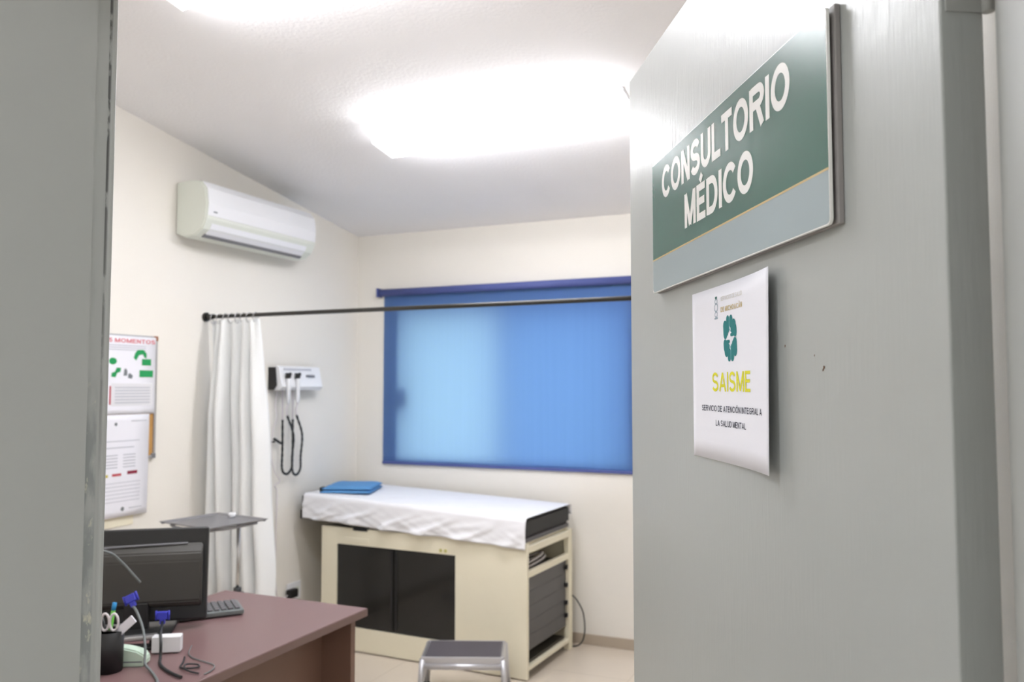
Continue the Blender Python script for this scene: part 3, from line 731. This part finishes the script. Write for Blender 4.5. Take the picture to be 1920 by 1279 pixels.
o = link('bed_sheet', bm, 'sheet', smooth=True)
rebase(o, etp(-.7, 0, .7)); tag(o, 'white cotton sheet draped over the examination table mattress', 'sheet')
md = o.modifiers.new('s', 'SOLIDIFY'); md.thickness = .002; md.offset = 1

# folded blue cloth pillow
pw = thing('blue_pillow', 'flat blue cloth pillow at the head end of the white sheet', 'pillow', etp(-1.30, .25, ztop(-1.30)+.0125), radians(20))
bm = B()
def slab(bm, w, d, t, z0, dx=0, dy=0):
    n = 14; top = []; bot = []
    for i in range(n+1):
        a, b_ = [], []
        for j in range(n+1):
            x = -w/2+w*i/n; y = -d/2+d*j/n
            e = (max(0, 1-abs(2*i/n-1)**6)*max(0, 1-abs(2*j/n-1)**6))**.5
            zt = z0+t*(.18+.82*e)+.003*noise.noise(Vector((x*15, y*15, z0*50)))
            a.append(bm.verts.new((x+dx, y+dy, zt))); b_.append(bm.verts.new((x+dx, y+dy, z0)))
        top.append(a); bot.append(b_)
    for i in range(n):
        for j in range(n):
            bm.faces.new((top[i][j], top[i+1][j], top[i+1][j+1], top[i][j+1])); bm.faces.new((bot[i][j], bot[i][j+1], bot[i+1][j+1], bot[i+1][j]))
    for i in range(n):
        bm.faces.new((top[i][0], bot[i][0], bot[i+1][0], top[i+1][0])); bm.faces.new((top[i][n], top[i+1][n], bot[i+1][n], bot[i][n]))
        bm.faces.new((top[0][i], top[0][i+1], bot[0][i+1], bot[0][i])); bm.faces.new((top[n][i], bot[n][i], bot[n][i+1], top[n][i+1]))
slab(bm, .30, .34, .020, 0); link('lower_fold', bm, 'bluecloth', pw, smooth=True)
bm = B(); slab(bm, .295, .33, .018, .0205, .004, .004); link('upper_fold', bm, 'bluecloth', pw, smooth=True)
bm = B(); box(bm, (-.168, -.12, .002), (-.150, -.06, .026), .004); link('black_strap', bm, 'black', pw)

# items on the side shelf and the cable loop
tp = thing('coiled_tubing', 'coil of pale tubing on the open side shelf of the examination table', 'tubing', etp(-.12, .30, .5125))
for k, (r, zz, ox) in enumerate(((.06, .01, 0), (.055, .024, .01), (.058, .038, -.008))):
    bm = B(); tube(bm, [(ox+r*cos(2*pi*a/28)*.9, r*2.6*sin(2*pi*a/28), zz+.02*max(0, sin(2*pi*a/28+1))) for a in range(28)], .0065, 8, closed=True); link('tube_coil', bm, 'cable_w' if k else 'greyvinyl', tp, smooth=True)
cl = smooth_pts([etp(-.01, CD+.012, .30), etp(.02, CD+.02, .27), etp(.055, CD+.03, .20), etp(.065, CD+.03, .10), etp(.05, CD+.02, .035), etp(.01, CD+.015, .008), etp(-.05, CD+.02, .006)], 6)
bm = B(); tube(bm, cl, .004, 8); tag(rebase(link('table_cable', bm, 'cable_b'), cl[-1]), 'dark cable loop hanging behind the right rear post of the examination table', 'cable')

# ------------------------------------------------------------------ step stool
st = thing('step_stool', 'chrome step stool with ribbed dark rubber top in front of the examination table', 'stool', (-1.875, 3.68, 0), radians(23.8-1.5))
SW, SD, SH = .385, .255, .222
bm = B(); box(bm, (-SW/2+.012, -SD/2+.012, SH-.004), (SW/2-.012, SD/2-.012, SH+.004), .002)
for k in range(14): box(bm, (-SW/2+.02, -SD/2+.022+k*.0158, SH+.004), (SW/2-.02, -SD/2+.029+k*.0158, SH+.0058))
link('rubber_top', bm, 'rubber', st)
bm = B()
for s in (-1, 1):
    box(bm, (-SW/2, s*SD/2-.006, SH-.058), (SW/2, s*SD/2+.006, SH+.002), .003); box(bm, (s*SW/2-.006, -SD/2+.006, SH-.058), (s*SW/2+.006, SD/2-.006, SH+.002), .003)
box(bm, (-SW/2+.006, -SD/2+.006, SH-.012), (SW/2-.006, SD/2-.006, SH-.005)); link('top_frame', bm, 'satin', st)
bm = B(); tube(bm, [(-SW/2+.01, -SD/2-.007, SH-.040), (SW/2-.01, -SD/2-.007, SH-.040)], .0125, 14); link('front_bar', bm, 'satin', st)
for sx in (-1, 1):
    for sy in (-1, 1):
        bm = B(); tube(bm, [(sx*(SW/2-.002), sy*(SD/2-.002), SH-.01), (sx*(SW/2+.012), sy*(SD/2+.012), .012)], .0150, 14)
        lg = link('leg', bm, 'satin', st)
        bm = B(); tube(bm, [(sx*(SW/2+.012), sy*(SD/2+.012), .018), (sx*(SW/2+.013), sy*(SD/2+.013), 0)], .0175, 14); link('rubber_foot', bm, 'black', lg)

# ------------------------------------------------------------------ instrument stand
it = thing('instrument_stand', 'steel instrument tray stand on a thin post behind the desk', 'instrument stand', (-2.737, 2.895, 0), radians(-9))
z = .895
CR = [(-.215, .0), (.0, .0)]
bm = B()
TW, TD = .335, .305
pts = [Vector((-TW/2, -TD/2)), Vector((TW/2, -TD/2)), Vector((TW/2, TD/2)), Vector((-TW/2, TD/2))]
box(bm, (-TW/2+.012, -TD/2+.012, z), (TW/2-.012, TD/2-.012, z+.002))
for s in (-1, 1):
    prism(bm, [(s*(TD/2-.013), z), (s*(TD/2-.013), z+.002), (s*(TD/2-.003), z+.009), (s*(TD/2+.006), z+.010), (s*(TD/2+.006), z+.008), (s*(TD/2-.001), z+.007)], 'x', -TW/2-.004, TW/2+.004)
    prism(bm, [(s*(TW/2-.013), z), (s*(TW/2-.013), z+.002), (s*(TW/2-.003), z+.009), (s*(TW/2+.006), z+.010), (s*(TW/2+.006), z+.008), (s*(TW/2-.001), z+.007)], 'y', -TD/2-.004, TD/2+.004)
link('tray', bm, 'traysteel', it)
bm = B(); tube(bm, smooth_pts([(-TW/2+.03, TD/2-.03, z-.008), (-TW/2+.03, -TD/2+.03, z-.008), (TW/2-.03, -TD/2+.03, z-.008), (TW/2-.03, TD/2-.03, z-.008)], 4), .006, 10)
tube(bm, [(-TW/2+.03, TD/2-.03, z-.008), (TW/2-.03, TD/2-.03, z-.008)], .006, 10); link('tray_carrier', bm, 'traysteel', it)
PXs, PYs = .02, TD/2-.035
bm = B(); tube(bm, [(PXs, PYs, z-.008), (PXs, PYs, .50)], .0085, 14); link('upper_post', bm, 'chrome', it)
bm = B(); tube(bm, [(PXs, PYs, .55), (PXs, PYs, .05)], .0125, 14); link('lower_post', bm, 'chrome', it)
bm = B(); tube(bm, [(PXs, PYs, .55), (PXs, PYs, .585)], .018, 14); tube(bm, [(PXs, PYs, .565), (PXs+.04, PYs, .565)], .006, 10); link('height_clamp', bm, 'dark_pl', it)
bm = B()
for e in ((-.2, -.22), (.2, -.22), (0, .02)):
    tube(bm, [(PXs, PYs, .06), (PXs+e[0], PYs+e[1], .045)], .011, 12)
link('base', bm, 'chrome', it)
for e in ((-.2, -.22), (.2, -.22), (0, .02)):
    bm = B(); tube(bm, [(PXs+e[0]-.01, PYs+e[1], .022), (PXs+e[0]+.01, PYs+e[1], .022)], .022, 16); link('caster', bm, 'black', it)
gl = thing('glass_cup', 'small clear plastic cup standing on the steel instrument tray', 'cup', (-2.745, 3.015, z+.003))
bm = B(); tube(bm, [(0, 0, 0), (0, 0, .022)], [.014, .017], 16); link('cup', bm, 'white_pl', gl)

# ------------------------------------------------------------------ desk
DKX0, DKX1, DKY0, DKY1, DKZ = -2.225, -1.603, .98, 2.418, .75
dk = thing('desk', 'dark brown laminate desk in the lower left holding the monitor', 'desk', ((DKX0+DKX1)/2, (DKY0+DKY1)/2, 0))
mt = Matrix.Translation(-dk.location)
bm = B(); box(bm, (DKX0, DKY0, DKZ-.026), (DKX1, DKY1, DKZ), .0015); link('desktop', bm, 'desk', dk, mtx=mt)
bm = B(); box(bm, (DKX1+.0002, DKY0+.001, DKZ-.0255), (DKX1+.0012, DKY1-.001, DKZ-.0025)); box(bm, (DKX0+.002, DKY0-.001, DKZ-.0255), (DKX1-.002, DKY0-.0002, DKZ-.0025)); link('edge_band', bm, 'deskedge', dk, mtx=mt)
for y in (DKY0+.03, DKY1-.055):
    bm = B(); box(bm, (DKX0+.02, y, .0), (DKX1-.028, y+.025, DKZ-.026), .001); link('end_panel', bm, 'deskside', dk, mtx=mt)
bm = B(); box(bm, (DKX1-.165, DKY0+.055, .25), (DKX1-.145, DKY1-.055, DKZ-.026)); link('modesty_panel', bm, 'deskside', dk, mtx=mt)

# ------------------------------------------------------------------ monitor
MA = radians(37)
mw, mh = .400, .283
mr = Vector((-1.945, 2.03, .772))                   # lower right rear corner as seen
mo = thing('monitor', 'black flat computer monitor seen from behind on the desk', 'monitor', (mr.x-.2*cos(MA), mr.y-.2*sin(MA), DKZ), MA)
# local: x along width (to the right as seen), y forward = away from camera side (screen), back is -y
tl = Matrix.Translation((0, 0, .024)) @ Matrix.Rotation(radians(-6), 4, 'X')
bm = B(); box(bm, (-mw/2, 0, 0), (mw/2, .028, mh), .006, 3); link('bezel_shell', bm, 'dark_pl', mo, mtx=tl)
bm = B(); box(bm, (-mw/2+.015, .0282, .018), (mw/2-.015, .0286, mh-.016)); link('screen', bm, 'black', mo, mtx=tl)
bm = B(); prism(bm, [(-.0, mh-.045), (-.012, mh-.055), (-.030, mh-.075), (-.034, mh-.10), (-.034, .062), (-.026, .050), (0, .042)], 'x', -mw/2+.035, mw/2-.014)
bmesh.ops.bevel(bm, geom=bm.edges[:], offset=.004, segments=2, affect='EDGES'); link('back_bulge', bm, mat('monitor_back_plastic', srgb(58, 56, 52), .45), mo, mtx=tl)
bm = B(); tube(bm, smooth_pts([(-mw/2+.03, -.006, mh-.060), (-.05, -.013, mh-.052), (mw/2-.06, -.007, mh-.048)]), .0035, 8); link('ridge', bm, 'grey_pl', mo, mtx=tl)
bm = B(); box(bm, (-.035, -.03, .004), (.035, .0, .09), .004); link('stand_neck', bm, 'dark_pl', mo)
bm = B(); box(bm, (-.11, -.085, 0), (.11, .075, .012), .005); link('stand_base', bm, 'dark_pl', mo)

# keyboard beyond the monitor
kb = thing('keyboard', 'grey keyboard lying on the desk just past the monitor edge', 'keyboard', (-2.050, 2.140, DKZ), radians(51))
tk = Matrix.Rotation(radians(6), 4, 'X')
bm = B(); box(bm, (-.10, -.07, .004), (.11, .07, .020), .004); link('keyboard_case', bm, 'cable_g', kb)
k0 = None
for r in range(5):
    for c in range(9):
        if k0 is None:
            bm = B(); box(bm, (-.008, -.008, 0), (.008, .008, .007), .002, 1); k0 = link('key', bm, 'greyvinyl', kb); k = k0
        else:
            k = k0.copy(); COL.objects.link(k); k.parent = kb
        k.location = (-.081+c*.0215, -.05+r*.024, .0195)

# ------------------------------------------------------------------ small things on the desk
def tubes(name, pts, r, m, label, cat, n=7, parts=None):
    P = smooth_pts(pts, n); bm = B(); tube(bm, P, r, 8)
    o = link(name, bm, m, smooth=False); o = tag(rebase(o, P[0]), label, cat); return o
def vga(parent, p, rot, off):
    mtx = Matrix.Translation(Vector(p)-Vector(off)) @ rot @ Matrix.Scale(.85, 4)
    bm = B(); box(bm, (-.017, -.0075, -.014), (.017, .0075, .012), .003)
    box(bm, (-.009, -.006, -.030), (.009, .006, -.013), .003)
    for s in (-1, 1): tube(bm, [(s*.0205, 0, -.016), (s*.0205, 0, .014)], .0035, 10)
    link('blue_plug', bm, 'vga', parent, mtx=mtx)
# the grey cable's plug hangs in front of the monitor's left part
c1 = tubes('video_cable', [(-1.917, 1.718, .893), (-1.895, 1.715, .880), (-1.853, 1.70, .842), (-1.815, 1.675, .800), (-1.799, 1.66, .768), (-1.770, 1.650, .757), (-1.725, 1.625, .7545), (-1.681, 1.59, .7545), (-1.66, 1.53, .7545)], .0035, 'cable_g', 'grey video cable with a raised blue plug beside the pen cup', 'cable')
vga(c1, (-1.923, 1.720, .911), Matrix.Rotation(radians(-30), 4, 'Y') @ Matrix.Rotation(radians(30), 4, 'Z'), c1.location)
c2 = tubes('video_cable', [(-1.917, 1.829, .820), (-1.895, 1.806, .812), (-1.861, 1.770, .811), (-1.836, 1.748, .790), (-1.828, 1.740, .7565), (-1.787, 1.700, .7555), (-1.745, 1.675, .7555), (-1.695, 1.655, .7555), (-1.655, 1.645, .7555)], .0040, 'cable_b', 'black video cable with a lower blue plug in front of the white box', 'cable')
vga(c2, (-1.918, 1.83, .838), Matrix.Rotation(radians(30), 4, 'Z'), c2.location)
tubes('thin_cable', [(-1.834, 1.860, .753), (-1.790, 1.805, .753), (-1.749, 1.779, .753), (-1.691, 1.766, .753), (-1.650, 1.755, .753), (-1.628, 1.725, .753), (-1.622, 1.690, .753)], .0016, 'cable_g', 'thin grey wire curving across the desktop towards its right edge', 'cable')
tubes('thin_cable', [(-1.775, 1.775, .7525), (-1.745, 1.740, .7525), (-1.720, 1.706, .753), (-1.685, 1.703, .756), (-1.672, 1.722, .756), (-1.690, 1.735, .756), (-1.708, 1.715, .760), (-1.690, 1.690, .760), (-1.665, 1.685, .756), (-1.640, 1.690, .753)], .0024, 'cable_b', 'knotted thin black wire on the desktop near its right edge', 'cable')
tubes('power_wire', [(-1.905, 1.735, .953), (-1.912, 1.722, .972), (-1.934, 1.695, 1.015), (-1.950, 1.665, 1.045), (-1.975, 1.60, 1.06), (-2.01, 1.52, 1.02), (-2.03, 1.45, .90), (-2.04, 1.42, .754)], .0032, 'cable_g', 'grey wire sloping down in front of the upper left of the monitor', 'cable')

cup = thing('pen_cup', 'black cylindrical pen cup on the desk at the door frame edge', 'pen cup', (-1.878, 1.614, DKZ))
bm = B(); tube(bm, [(0, 0, .001), (0, 0, .105), (0, 0, .105), (0, 0, .006)], [.034, .036, .033, .031], 28); link('cup', bm, 'black', cup)
def stick(name, a, c, r, m, label, cat, tip=None):
    bm = B(); tube(bm, [a, c], r, 10); o = tag(rebase(link(name, bm, m), a), label, cat)
    if tip:
        d = (Vector(c)-Vector(a)).normalized(); bm = B(); tube(bm, [Vector(c)+d*.0005, Vector(c)+d*.02], r*1.02, 10); link('pen_cap', bm, tip, o, mtx=Matrix.Translation(-Vector(a)))
    return o
cx, cy = cup.location.x, cup.location.y
stick('pen', (cx-.008, cy-.01, DKZ+.010), (cx-.002, cy+.012, DKZ+.155), .0055, 'peng', 'green pen with light blue cap standing in the black cup', 'pen', 'penb')
stick('pen', (cx+.012, cy+.01, DKZ+.010), (cx-.02, cy-.012, DKZ+.150), .004, 'dark_pl', 'black pen standing in the black cup', 'pen')
# white strip (folded card) leaning in the cup
bm = B(); box(bm, (-.011, -.002, .0), (.011, .002, .125), .001)
R = Matrix.Translation((cx-.022, cy-.016, DKZ+.055)) @ Matrix.Rotation(radians(23.8), 4, 'Z') @ Matrix.Rotation(radians(48), 4, 'Y')
o = link('paper_strip', bm, 'paper', mtx=R); tag(rebase(o, R.translation), 'white card strip leaning out of the black pen cup', 'card')
# scissors with white grips
sc = thing('scissors', 'scissors with white grips standing in the black pen cup', 'scissors', (cx+.008, cy-.008, DKZ+.03), radians(23.8))
for s in (-1, 1):
    bm = B(); tube(bm, [(s*.012+.011*cos(2*pi*a/18), 0, .100+.022*sin(2*pi*a/18)) for a in range(18)], .0032, 8, closed=True); link('grip', bm, 'cable_w', sc)
    bm = B(); box(bm, (s*.003-.003, -.001, -.02), (s*.003+.003, .001, .080)); link('blade', bm, 'chrome', sc)
# mint green dispenser
md_ = thing('tape_dispenser', 'pale mint green plastic dispenser on the desk right of the pen cup', 'dispenser', (-1.868, 1.672, DKZ), radians(28))
prof = [(-.055, 0), (.045, 0), (.050, .012), (.045, .030), (.025, .042), (-.010, .050), (-.050, .052), (-.055, .045)]
bm = B(); prism(bm, prof, 'y', -.02, .02); bmesh.ops.bevel(bm, geom=bm.edges[:], offset=.004, segments=3, affect='EDGES'); link('body', bm, 'mint', md_)
bm = B(); box(bm, (-.05, -.0215, .012), (.04, -.0202, .015)); link('seam', bm, 'dgreyink', md_)
# white adapter box
wb = thing('white_box', 'small white plastic box on the desk in front of the monitor base', 'box', (-1.861, 1.791, DKZ), radians(33))
bm = B(); box(bm, (-.036, -.016, .003), (.042, .016, .048), .003); link('box_body', bm, 'white_pl', wb)
for s in (-.022, .028):
    bm = B(); box(bm, (s-.006, -.012, 0), (s+.006, .012, .0035)); link('foot', bm, 'greyvinyl', wb)
# silver phone / papers left of it
ph = thing('stapler', 'silver and black stapler on the desk behind the mint dispenser', 'stapler', (-1.955, 1.775, DKZ), radians(33))
bm = B(); box(bm, (-.08, -.018, 0), (.06, .018, .012), .003); link('stapler_base', bm, 'black', ph)
bm = B(); box(bm, (-.08, -.014, .026), (.055, .014, .040), .005, 3, Matrix.Rotation(radians(-3), 4, 'Y')); link('stapler_arm', bm, 'alu', ph)
bm = B(); box(bm, (.035, -.013, .012), (.06, .013, .030), .003); link('stapler_head', bm, 'black', ph)
